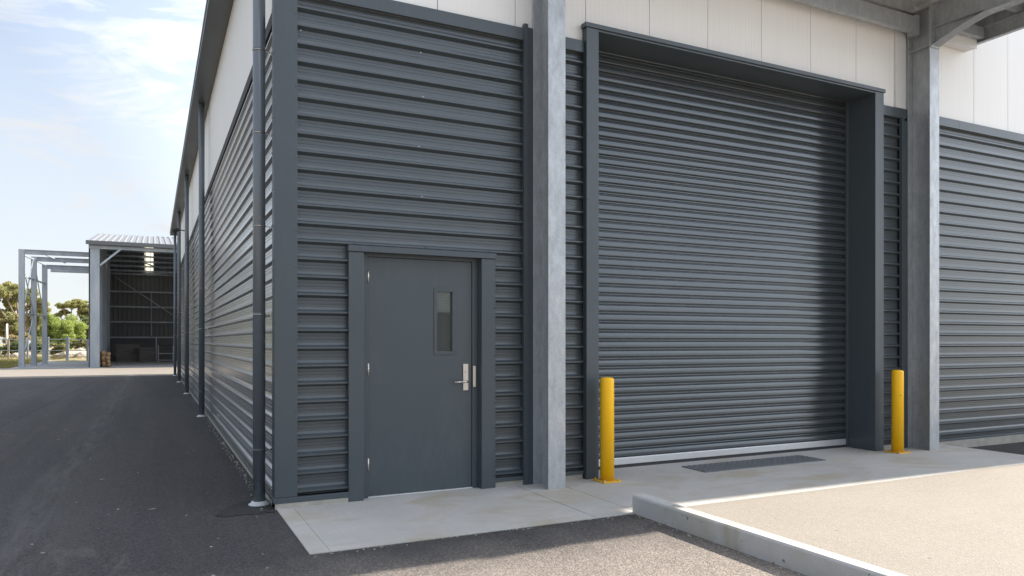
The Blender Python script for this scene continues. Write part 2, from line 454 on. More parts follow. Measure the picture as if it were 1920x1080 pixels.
# bitumen patch round the first downpipe foot
mb = MB()
pp = [(-.47,-.02),(-.40,-.10),(-.27,-.085),(-.18,-.12),(-.02,-.10),(-.012,.40),(-.2,.42),(-.33,.33),(-.41,.2),(-.44,.08)]
rp = random.Random(8); fine = []
for (xa, ya), (xb, yb) in zip(pp, pp[1:]+pp[:1]):
    for k in range(7): fine.append((xa+(xb-xa)*k/7 + rp.uniform(-.02,.02)*(xa < -.05), ya+(yb-ya)*k/7+rp.uniform(-.02,.02)))
f = [mb.bm.verts.new((x, y, -.004)) for x, y in fine]; mb.bm.faces.new(f)
struct('asphalt_patch', mb, M['patch'], 'patch', 'small black bitumen patch at the foot of the nearest downpipe')
# loose grit along the wall foot and on the drive
def grit():
    mb = MB(); rnd = random.Random(3)
    def stone(x, y, z, r):
        vv = bmesh.ops.create_icosphere(mb.bm, subdivisions=1, radius=r)['verts']
        for v in vv: v.co = Vector((x + v.co.x*rnd.uniform(.7,1.5), y + v.co.y*rnd.uniform(.7,1.5), z + v.co.z*.6))
    for i in range(260):
        y = abs(rnd.gauss(0, 6)); stone(-.04 - abs(rnd.gauss(0,.035)), y, -.004, rnd.uniform(.003,.010))
    for i in range(60): stone(rnd.uniform(-3.5,2.4), rnd.uniform(-3.4,4), -.006, rnd.uniform(.003,.009))
    for i in range(60): stone(rnd.uniform(.0,2.5), -1.475 + rnd.gauss(0,.02), -.006, rnd.uniform(.003,.008))
    for i in range(60): stone(2.58 - abs(rnd.gauss(0,.02)), rnd.uniform(-3.4,-1.4), -.006, rnd.uniform(.003,.008))
    return mb
tag(grit().build('gravel', M['found']), 'loose pale grit scattered along the wall foot and drive', 'gravel', kind='stuff')

# ------------------------------------------------------------------ WAREHOUSE
W = thing('warehouse', (0,0,0), 'long dark grey corrugated warehouse with white upper panels, door and roller door', 'warehouse')
P = .1526; ZA = 4.084
YB = 27.2
def clad_profile(z0, z1, p=P, za=ZA, d=.047):
    """(out, z) points bottom to top; out = 0 at the crest, d in the pan"""
    pts = []
    k0 = int(math.floor((z0-za)/p))-1; k1 = int(math.ceil((z1-za)/p))+1
    for k in range(k0, k1+1):
        b = za + k*p
        # pan with two micro ribs, undercut to the crest, crest with a slight swage, slope back
        for dz, o in ((-.100,d),(-.075,d),(-.073,d-.0022),(-.069,d-.0022),(-.067,d),(-.047,d),(-.045,d-.0022),(-.041,d-.0022),(-.039,d),(-.020,d),(.0,0.0),(.014,0.0),(.031,d*.9)):
            pts.append((o, b+dz))
    pts.sort(key=lambda q: q[1])
    out = []
    for i, (o, z) in enumerate(pts):
        if z0 <= z <= z1: out.append((o, z))
    def interp(z):
        for (o1, a), (o2, b) in zip(pts, pts[1:]):
            if a <= z <= b: return o1 + (o2-o1)*(z-a)/(b-a+1e-9)
    out = [(interp(z0), z0)] + out + [(interp(z1), z1)]
    return out
def front_clad(x0, x1, z0, z1, lap=None):
    mb = MB(); pr = clad_profile(z0, z1)
    mb.sheet(pr, lambda p, t: (t, .003+p[0], p[1]), x0, x1)
    mb.box(x0, x1, .052, .14, z0, z1)
    return mb.build('cladding', M['clad'], W)
front_clad(.15, .62, .09, 4.36)
front_clad(.62, 2.0, 2.22, 4.36)
front_clad(2.0, 2.34, .05, 4.36)
front_clad(2.42, 3.03, .05, 4.36)
front_clad(7.45, 7.90, .03, 4.36)
front_clad(8.0, 48, .03, 4.36)
# side wall cladding
mb = MB(); pr = clad_profile(.06, 4.14, d=.026)
mb.sheet(pr, lambda p, t: (.004+p[0], t, p[1]), .10, YB)
mb.box(.05, .16, .14, YB, .06, 4.14)
mb.build('cladding', M['sideclad'], W)
# side and front foundations
mb = MB(); mb.box(-.012, .16, .0, YB, -.12, .05); mb.build('foundation', M['found'], W)
mb = MB(); mb.box(-.012, .60, -.022, .16, -.12, .040); mb.build('foundation', M['found'], W)
mb = MB(); mb.box(8.2, 48, -.05, .16, -.14, .030); mb.build('foundation', M['found'], W)
for (a, b) in ((2.015,2.32),(2.62,3.0),(7.5,7.9)):
    mb = MB(); mb.box(a, b, .0, .14, -.1, .049); mb.build('foundation', M['found'], W)
# end and far walls, roof
mb = MB(); mb.box(.0, 48, YB, YB+.15, -.1, 5.9); mb.box(47.85, 48, .15, YB, -.1, 5.9); mb.build('back_wall', M['clad'], W)
rk = lambda x: 5.95 + .21*(x if x < 24 else 48-x)
mb = MB()
for (a, b) in ((-.28, 24), (24, 48.2)):
    mb.prism([(a, rk(max(a,0))-.0 if a > -.2 else 5.93), (b, rk(b)), (b, rk(b)+.06), (a, (rk(a) if a > 0 else 5.93)+.06)], 'y', -.56, YB+.3)  # unseen front overhang added to throw the shadow edge onto the apron
mb.build('roof', M['zinc'], W)
# white sandwich panels: front
xs = [.16] + [3.055+.805*k for k in range(-3, 12)] + [12.0]
xs = sorted(set(round(x, 4) for x in xs if x < 12.01))
for a, b in zip(xs, xs[1:]):
    mb = MB(); g = .003
    poly = [(a+g, 4.35), (b-g, 4.35), (b-g, rk(b)), (a+g, rk(a))]
    if b > 3.05 and a < 7.4:
        lo = 4.60; poly = [(a+g, lo), (b-g, lo), (b-g, rk(b)), (a+g, rk(a))]
        if a < 3.0: poly = [(a+g, 4.35), (3.02, 4.35), (3.02, lo), (b-g, lo), (b-g, rk(b)), (a+g, rk(a))]
        if b > 7.46: poly = [(a+g, lo), (7.46, lo), (7.46, 4.35), (b-g, 4.35), (b-g, rk(b)), (a+g, rk(a))]
    mb.prism(poly, 'y', .030, .13)
    mb.build('wall_panel', M['panel'], W, bevel=.004)
mb = MB(); mb.box(.03, 12, .135, .16, 4.64, 5.95); mb.box(.03,3.0,.135,.16,4.36,4.639); mb.box(7.5,12,.135,.16,4.36,4.639); mb.build('panel_backing', M['black'], W)
mb = MB(); mb.prism([(12.003,4.35),(48,4.35),(48,5.95),(24,rk(24)),(12.003,rk(12))], 'y', .030, .13); mb.build('wall_panel', M['panel'], W)
mb = MB(); mb.prism([(.03,4.35),(48,4.35),(48,5.95),(24,rk(24)-.02),(.03,5.95)], 'y', YB+.155, YB+.2); mb.build('gable_lining', M['panel'], W)
# white panels: side
y = .14; k = 0
while y < YB:
    y2 = min(YB, y+1.15); mb = MB(); mb.box(.022, .13, y+.003, y2-.003, 4.262, 5.95); mb.build('wall_panel', M['panel'], W, bevel=.004); y = y2
mb = MB(); mb.box(.12, .15, .16, YB, 4.1, 5.94); mb.build('panel_backing', M['black'], W)
mb = MB(); mb.box(-.002, .12, .13, YB, 4.142, 4.258); mb.build('side_capping', M['black'], W)
# front capping flashing
def flash(name, x0, x1, y0, y1, z0, z1, mat='trim', bev=.003, screws=None):
    mb = MB(); mb.box(x0, x1, y0, y1, z0, z1)
    if screws:
        for p, d in screws: mb.screw(p, d)
    return mb.build(name, M[mat], W, bevel=bev)
flash('capping', .172, 2.33, -.012, .028, 4.34, 4.46)
flash('capping', 2.43, 3.012, -.012, .028, 4.34, 4.46)
flash('capping', 7.502, 7.99, -.012, .028, 4.33, 4.455)
flash('capping', 8.0, 9.10, -.014, .028, 4.34, 4.46)
flash('capping', 9.103, 12.4, -.012, .028, 4.34, 4.46)
flash('capping', 12.403, 48, -.012, .028, 4.34, 4.46)
# corner flashing, an L folded round the corner
mb = MB()
mb.prism([(-.016,-.016),(.17,-.016),(.17,.004),(.006,.004),(.006,.13),(-.016,.13)], 'z', .088, 6.0)
for i in range(20):
    z = .2 + i*P*2; mb.screw((.158,-.016,z), (0,-1,0), .005); mb.screw((-.016,.118,z+.05), (-1,0,0), .005)
mb.build('corner_flashing', M['trim'], W, bevel=.004)
flash('base_flashing', -.024, .603, -.026, .02, .040, .086, bev=.004)
flash('base_flashing', -.020, .0, .02, YB, .045, .075)
flash('base_flashing', 2.016, 2.32, -.012, .02, .050, .085)
flash('base_flashing', 2.62, 3.012, -.010, .02, .050, .085)
flash('base_flashing', 8.2, 48, -.014, .02, .031, .060)
# ribbed vertical closers next to the steel posts
for a, b, top in ((2.32, 2.43, 4.50), (7.885, 8.005, 4.33)):
    mb = MB(); mb.box(a, a+.042, -.028, .02, .0, top); mb.box(a+.046, b, -.020, .02, .0, top-.03)
    for i in range(14): mb.screw((a+.02, -.028, .15+i*P*2), (0,-1,0), .005)
    mb.build('vertical_flashing', M['trim'], W, bevel=.003)
mb = MB(); mb.box(7.80, 7.99, -.006, .028, 4.462, 5.9); mb.build('panel_edge_flashing', M['whitemetal'], W, bevel=.004)
# fasteners across the front sheets
for (x, z) in ((1.27, ZA-.044), (.20, ZA-P+.11), (1.29, ZA-3*P+.012), (1.25, ZA-6*P+.012), (1.28, ZA-9*P+.012), (.66, 2.262), (1.32, 2.262), (1.95, 2.262)):
    mb = MB(); mb.screw((x, .004, z), (0,-1,0), .006); mb.build('screw', M['stainless'] if z > 2.5 else M['screw'], W)

# --- personnel door: frame, leaf and hardware
def screws_v(x, y, z0, z1, step):
    out = []; z = z0
    while z < z1: out.append(((x, y, z), (0,-1,0))); z += step
    return out
flash('door_trim', .604, .739, -.020, .03, .0, 2.185, screws=screws_v(.616, -.02, .12, 2.15, P*1.5))
flash('door_trim', 1.870, 2.015, -.020, .03, .0, 2.185, screws=screws_v(2.003, -.02, .12, 2.15, P*1.5))
mb = MB(); mb.box(.598, 2.021, -.034, .03, 2.187, 2.238); mb.box(.60,2.019,-.026,.01,2.238,2.244)
mb.build('door_trim', M['trim'], W, bevel=.003)
mb = MB()   # reveal behind the trim
mb.box(.733, .745, .03, .14, .0, 2.2); mb.box(1.865, 1.88, .03, .14, .0, 2.2); mb.box(.745, 1.865, .03, .14, 2.192, 2.21)
mb.box(.745, 1.865, .135, .16, .0, 2.2)
mb.build('door_reveal', M['trim'], W)
DF = MB(); DF.box(.745, .797, .062, .13, .0, 2.192); DF.box(1.808, 1.865, .062, .13, .0, 2.192); DF.box(.797, 1.808, .062, .13, 2.158, 2.192)
DF = DF.build('door_frame', M['door'], W, bevel=.003)
LF = MB()
# leaf built round the vision panel hole
lx0, lx1, lz0, lz1, ly = .801, 1.804, .014, 2.154, .075
gx0, gx1, gz0, gz1 = 1.452, 1.612, 1.302, 1.868
LF.box(lx0, gx0, ly, ly+.045, lz0, lz1); LF.box(gx1, lx1, ly, ly+.045, lz0, lz1)
LF.box(gx0, gx1, ly, ly+.045, lz0, gz0); LF.box(gx0, gx1, ly, ly+.045, gz1, lz1)
bmesh.ops.remove_doubles(LF.bm, verts=LF.bm.verts, dist=.0004)
LEAF = LF.build('metal_door', M['door'], W)
mb = MB()
fx0, fx1, fz0, fz1 = gx0-.028, gx1+.028, gz0-.028, gz1+.028
mb.box(fx0, gx0+.004, ly-.007, ly+.012, fz0, fz1); mb.box(gx1-.004, fx1, ly-.007, ly+.012, fz0, fz1)
mb.box(gx0+.004, gx1-.004, ly-.007, ly+.012, fz0, gz0+.004); mb.box(gx0+.004, gx1-.004, ly-.007, ly+.012, gz1-.004, fz1)
for z in (fz0+.03, fz0+.2, fz0+.4, fz1-.03): mb.screw((fx1-.010, ly-.007, z), (0,-1,0), .004)
mb.build('window_frame', M['door'], LEAF, bevel=.002)
mb = MB(); mb.box(gx0, gx1, ly+.026, ly+.034, gz0, gz1); mb.build('window_pane', M['glass'], LEAF)
for zc in (1.98, 1.15, .30):
    mb = MB(); mb.tube((.799, ly-.010, zc-.055), (.799, ly-.010, zc+.055), .0095, n=12); mb.box(.790,.809, ly-.006, ly+.001, zc-.05, zc+.05)
    for q in (-.02, .02): mb.tube((.799, ly-.010, zc+q-.001), (.799, ly-.010, zc+q+.001), .0104, n=12)
    mb.build('hinge', M['stainless'], LEAF)
hx = 1.742
mb = MB(); mb.box(hx-.026, hx+.026, ly-.010, ly, .935, 1.185)
mb.tube((hx, ly-.010, 1.112), (hx, ly-.016, 1.112), .012, n=16); mb.box(hx-.003,hx+.003,ly-.018,ly-.0155,1.104,1.120)
mb.build('lock_plate', M['stainless'], LEAF, bevel=.003)
mb = MB(); mb.tube((hx-.002, ly-.010, 1.018), (hx-.002, ly-.052, 1.018), .011, n=14)
mb.path([Vector((hx+.006, ly-.052, 1.018)), Vector((hx-.06, ly-.054, 1.018)), Vector((hx-.115, ly-.050, 1.016)), Vector((hx-.128, ly-.038, 1.016))], [.0105,.0100,.0088,.006], 12)
mb.build('door_handle', M['stainless'], LEAF)
mb = MB(); mb.box(1.812, 1.842, .052, .0625, .965, 1.165); mb.build('strike_plate', M['stainless'], DF, bevel=.002)
mb = MB(); mb.box(.797, 1.808, .055, .14, .0005, .011); mb.build('door_threshold', M['alu'], W, bevel=.002)

# --- roller door surround and curtain
XL, XR, ZT, YR = 3.16, 7.33, 4.565, .385
mb = MB(); mb.box(3.014, XL, -.055, .02, .0, 4.585); mb.box(XL-.012, XL, .02, YR+.06, .0, 4.585)
for i in range(13): mb.screw((3.028,-.055,.2+i*.33), (0,-1,0), .005)
mb.build('roller_door_jamb', M['trim'], W, bevel=.003)
mb = MB(); mb.box(XR, 7.49, -.055, .02, .0, 4.585); mb.box(XR, XR+.012, .02, YR+.06, .0, 4.585)
mb.build('roller_door_jamb', M['trim'], W, bevel=.003)
mb = MB(); mb.box(2.995, 7.508, -.068, .02, 4.587, 4.632); mb.box(XL, XR, -.050, YR+.06, ZT, 4.586)
for x in (3.5, 5.9): mb.screw((x,-.06,4.632),(0,0,1),.006)
mb.build('roller_door_head', M['trim'], W, bevel=.003)
RD = MB()
pt = .1008; z = .118; prof = []
while z < ZT+.05:
    # broad slat face tipped slightly to the sky, then a deep double groove with a small bead between
    prof += [(YR+.012, z), (YR-.004, z+.002), (YR-.011, z+.006), (YR-.0135, z+.012), (YR-.0125, z+.034), (YR-.0095, z+.052), (YR-.005, z+.062), (YR+.001, z+.068), (YR+.012, z+.071)]
    prof += [(YR+.012, z+.076), (YR+.002, z+.078), (YR-.0035, z+.083), (YR-.0015, z+.090), (YR+.004, z+.0935), (YR+.012, z+.095)]
    z += pt
RD.sheet(prof, lambda p, t: (t, p[0], p[1]), XL+.02, XR-.035)
RD.box(XL+.02, XR-.035, YR+.018, YR+.05, .1, ZT+.3)
RD = RD.build('roller_door', M['slat'], W)
mb = MB(); mb.box(XL+.015, XR-.034, YR-.028, YR+.01, .035, .112); mb.build('bottom_rail', M['alu'], RD, bevel=.006)
mb = MB(); mb.box(XL+.015, XR-.034, YR-.018, YR+.005, .0, .034); mb.build('rubber_seal', M['rubber'], RD)
for a, b in ((XR-.032, XR-.001), (XL+.001, XL+.018)):
    mb = MB(); mb.box(a, b, YR-.045, YR-.004 if a > 5 else YR+.05, .0, ZT-.002); mb.build('guide_rail', M['trim'], W, bevel=.003)
# wall body above the curtain so nothing leaks through
mb = MB(); mb.box(3.0, 7.5, YR+.06, YR+.2, 0, 5.5); mb.build('inner_wall', M['black'], W)

# --- side gutter and downpipes
mb = MB()
gp = [(-.27,5.86),(-.27,5.99),(-.255,6.0),(-.245,5.99),(-.25,5.875),(-.035,5.90),(-.035,6.02),(-.02,6.02),(-.015,5.88)]
mb.sheet(gp, lambda p, t: (p[0], t, p[1]), -.14, YB+.3)
mb.prism([(-.272,5.85),(-.272,5.995),(-.262,5.995),(-.255,5.87),(.0,5.885),(.0,5.865)], 'y', -.15, -.141)
mb.box(-.268, .02, -.14, YB+.3, 5.845, 5.858)
mb.build('gutter', M['gut'], W)
def downpipe(y, x=-.106, r=.052, clips=(3.91,3.2,2.4,1.64,.47)):
    mb = MB(); mb.tube((x,y,.02), (x,y,5.85), r, n=28)
    for z in clips: mb.tube((x,y,z-.004), (x,y,z+.004), r+.0022, n=28)
    o = mb.build('downpipe', M['pipe'], W)
    mb = MB(); mb.lathe((x,y,-.008), [(r+.034,0),(r+.036,.010),(r+.016,.020),(r+.010,.034),(r+.001,.036)], 28)
    mb.build('mortar_collar', M['sealant'], o)
    for z in clips:
        mb = MB(); mb.tube((x,y,z-.012), (x,y,z-.006), r+.004, n=28)
        mb.bar((x+r-.004, y, z-.009), (.004, y, z-.009), .012, .006); mb.bar((-.004, y-.03, z-.009), (-.004, y+.03, z-.009), .01, .02)
        mb.build('pipe_bracket', M['stainless'] if z > 1 else M['screw'], o)
for y in (.25, 8.45, 15.0, 21.2, 26.4): downpipe(y)

# little floodlight on the side wall
FLp = Vector((0, 19.0, 5.0))
fl = thing('floodlight', (0.02, 19.0, 4.9), 'small black floodlight on a bracket high on the white side wall', 'floodlight')
mb = MB(); mb.bar((.02,19,4.9), (-.22,19,4.93), .03); mb.build('bracket', M['black'], fl)
mb = MB(); mb.bar((-.18,19,4.93), (-.36,19,4.86), .16, .09); mb.build('lamp_head', M['black'], fl, bevel=.01)

# ------------------------------------------------------------------ CANOPY
K = thing('canopy', (5.5,-.2,0), 'galvanised steel canopy on two posts over the roller door', 'canopy')
def ibeam_v(xc, yf, w, d, z0, z1, tf=.016, tw=.012):
    mb = MB()
    mb.box(xc-w/2, xc+w/2, yf, yf+tf, z0, z1)
    mb.box(xc-w/2, xc+w/2, yf+d-tf, yf+d, z0, z1)
    mb.box(xc-tw/2, xc+tw/2, yf+tf, yf+d-tf, z0, z1)
    return mb
for xc in (2.515, 8.10):
    mb = ibeam_v(xc, -.325, .188, .315, .0, 5.74)
    for z in (5.20, 5.70): mb.box(xc-.09, xc+.09, -.308, -.03, z, z+.012)
    o = mb.build('post', M['galv'], K, bevel=.002)
# channels along the wall
def channel_x(x0, x1, y, z0, z1, w=.07, t=.006, flip=1):
    mb = MB(); mb.box(x0, x1, y, y+t, z0, z1)
    ya, yb = (y+t, y+w) if flip > 0 else (y-w, y)
    mb.box(x0, x1, ya, yb, z0, z0+t); mb.box(x0, x1, ya, yb, z1-t, z1)
    yl = yb-t if flip > 0 else ya
    mb.box(x0, x1, yl, yl+t, z0+t, z0+.022)
    return mb
for a, b in ((2.61, 8.003),):
    channel_x(a, b, -.17, 5.41, 5.61).build('wall_beam', M['galv'], K)
    channel_x(a, b+.0, -.12, 5.68, 5.84).build('purlin', M['galv'], K)
mb = MB(); mb.box(7.93,8.004,-.185,-.06,5.38,5.63)
for z in (5.43,5.50,5.57): mb.screw((7.95,-.185,z),(0,-1,0),.01)
mb.build('end_plate', M['galv'], K)
channel_x(8.196, 9.30, -.23, 5.56, 5.70).build('purlin', M['galv'], K)
channel_x(2.42, 9.36, -.70, 5.74, 5.86).build('purlin', M['galv'], K)
channel_x(2.42, 9.36, -1.44, 5.72, 5.83).build('purlin', M['galv'], K)
mb = MB(); mb.box(8.2, 9.30, -.125, .025, 5.455, 5.56); mb.box(8.2,9.30,-.135,-.125,5.44,5.575); mb.build('wall_fascia', M['whitemetal'], K, bevel=.003)
for xc in (2.515, 8.10):   # haunched rafters reaching out from each post
    mb = MB(); w = .15; y0 = -.327; ye = -1.56
    zb = lambda y: 5.42 - .055*(y0-y)/1.0
    mb.prism([(y0, 5.20), (-1.0, zb(-1.0)), (ye, zb(ye)), (ye, 5.70), (y0, 5.72)], 'x', xc-.005, xc+.005)
    # bottom flange following the haunch
    pts = [(y0,5.20),(-.55,5.272),(-.78,5.335),(-1.0,5.372),(ye,zb(ye))]
    for (ya, za), (yb2, zb2) in zip(pts, pts[1:]):
        mb.prism([(ya,za-.012),(yb2,zb2-.012),(yb2,zb2),(ya,za)], 'x', xc-w/2, xc+w/2)
    mb.prism([(y0,zb(y0)),(-.98,zb(-.98)),(-.98,zb(-.98)+.010),(y0,zb(y0)+.010)], 'x', xc-w/2, xc+w/2)
    mb.prism([(y0,5.72),(ye,5.70),(ye,5.712),(y0,5.732)], 'x', xc-w/2, xc+w/2)
    mb.box(xc-.085, xc+.085, y0-.012, y0, 5.17, 5.735)
    for z in (5.25,5.33,5.42,5.51,5.60,5.68):
        for s in (-.055,.055): mb.tube((xc+s, y0-.012, z), (xc+s, y0-.026, z), .012, n=6)
    mb.build('rafter', M['galv'], K)
mb = MB(); mb.box(9.36, 9.368, -1.5, -.02, 5.52, 5.72); mb.box(9.30, 9.36, -1.5, -.02, 5.52, 5.528); mb.box(9.30,9.36,-1.5,-.02,5.712,5.72); mb.box(9.37,9.378,-1.5,-.02,5.60,5.93)
mb.build('edge_beam', M['galv'], K)
# ribbed roof sheet, ribs running out from the wall
prof = []; x = 2.35
while x < 9.42:
    prof += [(x,0),(x+.12,0),(x+.135,.028),(x+.165,.028),(x+.18,0)]; x += .19
mb = MB(); mb.sheet(prof, lambda p, t: (p[0], t, 5.875+p[1]-.02*(-t)), -1.5, .0285)
mb.sheet(prof, lambda p, t: (p[0], t, 5.879+p[1]-.02*(-t)), -1.5, .0285)
mb.build('roof_sheet', M['whitemetal'], K)

# ------------------------------------------------------------------ BOLLARDS
B = thing('bollard', (3.155,-.215,0), 'yellow steel bollard on a bolted plate left of the roller door', 'bollard', 'yellow bollards guarding the roller door')
mb = MB()
mb.lathe((3.155,-.215,.012), [(.070,0),(.070,1.0),(.0685,1.010),(.064,1.018),(.054,1.024),(.03,1.028),(.006,1.029)], 40)
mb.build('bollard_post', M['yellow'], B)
mb = MB(); mb.box(3.155-.105, 3.155+.105, -.215-.105, -.215+.105, .0, .012); mb.build('base_plate', M['yellow'], B, bevel=.002)
for i, (sx, sy) in enumerate(((-1,-1),(1,-1),(1,1),(-1,1))):
    mb = MB(); c = (3.155+sx*.084, -.215+sy*.084)
    mb.tube((c[0],c[1],.012),(c[0],c[1],.022),.011,n=6); mb.tube((c[0],c[1],.022),(c[0],c[1],.032),.006,n=8)
    mb.build('anchor_bolt', M['stainless'] if i % 2 == 0 else M['yellow'], B)
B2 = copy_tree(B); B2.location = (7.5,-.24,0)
B2['label'] = 'yellow steel bollard in front of the galvanised post right of the roller door'

# ------------------------------------------------------------------ RUBBER MAT
mb = MB(); mx0,mx1,my0,my1 = 4.36, 6.17, -.29, .11
mb.box(mx0,mx1,my0,my1,.0008,.010)
nx, ny = 46, 11
for i in range(nx):
    for j in range(ny):
        cx = mx0 + (i+.5)*(mx1-mx0)/nx; cy = my0 + (j+.5)*(my1-my0)/ny; s = 1 if (i+j)%2 else -1
        mb.bar((cx-.012, cy-.012*s, .0115), (cx+.012, cy+.012*s, .0115), .006, .004)
tag(mb.build('rubber_mat', M['mat'], loc=(5.265,-.09,0)), 'black checkered rubber mat lying on the apron before the roller door', 'mat')

# ------------------------------------------------------------------ OPEN SHED
S = thing('open_shed', (3,46,0), 'tall open fronted steel storage shed with ribbed roof beyond the drive', 'shed')
sx0, sx1, sy0, syr, sy1 = -3.95, 16.0, 38.6, 47.0, 54.0
ze, zr = 6.78, 8.25
def ribbed(n0, n1, step, fn, t0, t1, h=.04):
    prof = []; x = n0
    while x < n1: prof += [(x,0),(x+step*.6,0),(x+step*.7,h),(x+step*.9,h)]; x += step
    mb = MB(); mb.sheet(prof, fn, t0, t1); return mb
def roofz(y): return ze + (zr-ze)*(y-sy0)/(syr-sy0) if y < syr else zr - (zr-6.5)*(y-syr)/(sy1-syr)
skx0, skx1 = 0, 0
# skylight columns located from the picture
ska, skb = at(267, 50).x, at(287.5, 50).x
segs = [(sx0-.1, ska), (skb, sx1)]
for a, b in [(sx0-.12, sx1)]:
    mb = ribbed(a, b, .3, lambda p, t: (p[0], t, roofz(t)+p[1]), sy0-.25, syr); mb.build('roof', M['zinc'], S)
for a, b in segs:
    mb = ribbed(a, b, .3, lambda p, t: (p[0], t, roofz(t)+p[1]), syr, sy1+.2); mb.build('roof', M['zinc'], S)
mb = ribbed(ska, skb, .3, lambda p, t: (p[0], t, roofz(t)+p[1]+.005), syr+.3, sy1-.1); mb.build('skylight', M['skylight'], S)
mb = MB()
mb.box(sx0-.15, sx1, sy0-.34, sy0-.22, ze-.22, ze-.02); mb.build('gutter', M['gut'], S)
mb = MB(); mb.box(sx0-.02, sx1, sy0-.05, sy0+.02, ze-.42, ze-.235); mb.build('eave_beam', M['galvd'], S)
for k, y in enumerate((sy0, 42.6, 47.0, 51.0)):
    w = .44 if k == 0 else .36
    mb = MB(); mb.box(sx0+.03, sx0+.03+w, y, y+.05, 0, roofz(y)-.3); mb.box(sx0+.03, sx0+.08, y+.05, y+.22, 0, roofz(y)-.3)
    mb.box(sx0+.03+w-.03, sx0+.03+w, y+.05, y+.16, 0, roofz(y)-.3)
    mb.build('column', M['galvd'], S)
mb = MB(); mb.bar((sx0+.48, sy0-.02, zat(499,39.5)), (at(229,39.2).x, sy0-.02, ze-.3), .10); mb.build('knee_brace', M['galvd'], S)
# left wall
mb = MB(); prof = []; y = sy0-.05
while y < sy1: prof += [(y,0),(y+.18,0),(y+.21,.03),(y+.27,.03)]; y += .3
mb.sheet(prof, lambda p, t: (sx0-.02-p[1], p[0], t if t < 3 else roofz(p[0])-.05), 1.86, 6)
mb.build('side_wall', M['sheddark'], S)
mb = MB(); mb.box(sx0-.06, sx0+.02, sy0+.3, sy1, 0, 1.86); mb.build('wall_base', M['darkinner'], S)
for z in (1.9, 3.0, 4.1, 5.2):
    mb = MB(); mb.box(sx0-.0, sx0+.06, sy0+.1, sy1, z, z+.07); mb.build('girt', M['galvd'], S)
# back wall
mb = MB(); prof = []; x = sx0
while x < sx1: prof += [(x,0),(x+.17,0),(x+.2,.04),(x+.27,.04)]; x += .3
mb.sheet(prof, lambda p, t: (p[0], sy1-p[1], t), 1.75, 6.5)
mb.box(sx0, sx1, sy1+.02, sy1+.05, 1.75, 6.5)
mb.build('back_wall', M['sheddark'], S)
mb = MB(); mb.box(sx0, sx1, sy1-.1, sy1+.1, 0, 1.75); mb.build('wall_base', M['darkinner'], S)
db = 52.2
for yp in (511, 545, 574, 603, 632.5):
    z = zat(yp, db); mb = MB(); mb.box(sx0, sx1, sy1-.22, sy1-.05, z-.05, z+.06); mb.build('girt', M['galvd'], S)
mb = MB(); x = at(283.5, 52).x; mb.box(x-.03, x+.03, sy1-.24, sy1-.22, 1.8, 5.0); mb.build('wall_post', M['galvd'], S)
mb = MB(); x = at(293.5, 51).x; mb.box(x-.04, x+.04, sy1-1.2, sy1-1.12, 0, zat(632.5,db)); mb.build('wall_post', M['steelwhite'], S)
mb = MB(); mb.box(sx1, sx1+.1, sy0, sy1, 0, 6.5); mb.build('side_wall', M['sheddark'], S)
# purlins and rafters under the roof
for k in range(7):
    y = syr + .5 + k*1.0; z = roofz(y)-.12
    mb = MB(); mb.box(sx0, sx1, y, y+.07, z-.04, z+.09); mb.build('purlin', M['galvd'], S)
for y in (41, 43.5, 45.6):
    z = roofz(y)-.12; mb = MB(); mb.box(sx0, sx1, y, y+.07, z-.09, z+.09); mb.build('purlin', M['galvd'], S)
a = at(222,50); mb = MB(); mb.bar((at(232,52).x, sy1-.3, zat(476,52)), (at(322,44).x, 46, zat(500,44)), .07); mb.bar((at(250,50).x, 50.5, zat(474,50)), (at(345,42).x, 44, zat(478,42)), .05)
mb.build('roof_brace', M['galvd'], S)
mb = MB(); mb.bar((at(213,52).x, sy1-.28, zat(516,52)), (at(325,52).x, sy1-.28, zat(588,52)), .06); mb.build('wall_brace', M['galvd'], S)
mb = MB(); mb.bar((at(250,49).x, 50, zat(512,49)), (at(330,49).x, 50, zat(506,49)), .07); mb.build('roof_brace', M['galvd'], S)

# logs standing at the foot of the front column
rnd = random.Random(9)
desc = ['leftmost pale', 'second from left', 'middle thick', 'fourth from left', 'rightmost short']
for i, (px, top, r) in enumerate(((187.5,663,.10),(191,659,.13),(196,658,.14),(201,661,.13),(205.5,668,.11))):
    c = at(px, 39.6 + .15*(i % 2)); h = zat(top, 39.6)
    mb = MB(); tl = rnd.uniform(-.10,.10); pts = [Vector((c.x + tl*k/3, c.y, .005 + h*k/3)) for k in range(4)]
    mb.path(pts, [r*(.84-.03*q) for q in range(4)], 10)
    tag(mb.build('timber_log', M['log'], loc=(c.x,c.y,0)), '%s sawn log standing upright at the foot of the shed column' % desc[i], 'log', 'logs standing at the shed column')
# pallet stacks in the shed
def pallet(x, y, z, label, w=1.9):
    mb = MB()
    for k in range(3): mb.box(x-w/2, x+w/2, y-.5+k*.45, y-.4+k*.45, z, z+.15)
    for k in range(9):
        xx = x-w/2 + k*(w-.12)/8; mb.box(xx, xx+.12, y-.52, y+.52, z+.152, z+.19)
    tag(mb.build('pallet', M['pallet'], loc=(x,y,z)), label, 'pallet', 'pallets stacked inside the shed')
pa = at(241, 50.5); pb = at(276, 50.5)
posn = ['bottom', 'second', 'third', 'fourth', 'fifth', 'topmost']
for k in range(6): pallet(pa.x+rnd.uniform(-.05,.05), pa.y, .005+k*.2, '%s wooden pallet of the taller left stack in the dark shed' % posn[k], 1.5)
for k in range(5): pallet(pb.x+rnd.uniform(-.05,.05), pb.y, .005+k*.2, '%s wooden pallet of the lower right stack in the dark shed' % (posn[k] if k < 4 else 'topmost'), .95)
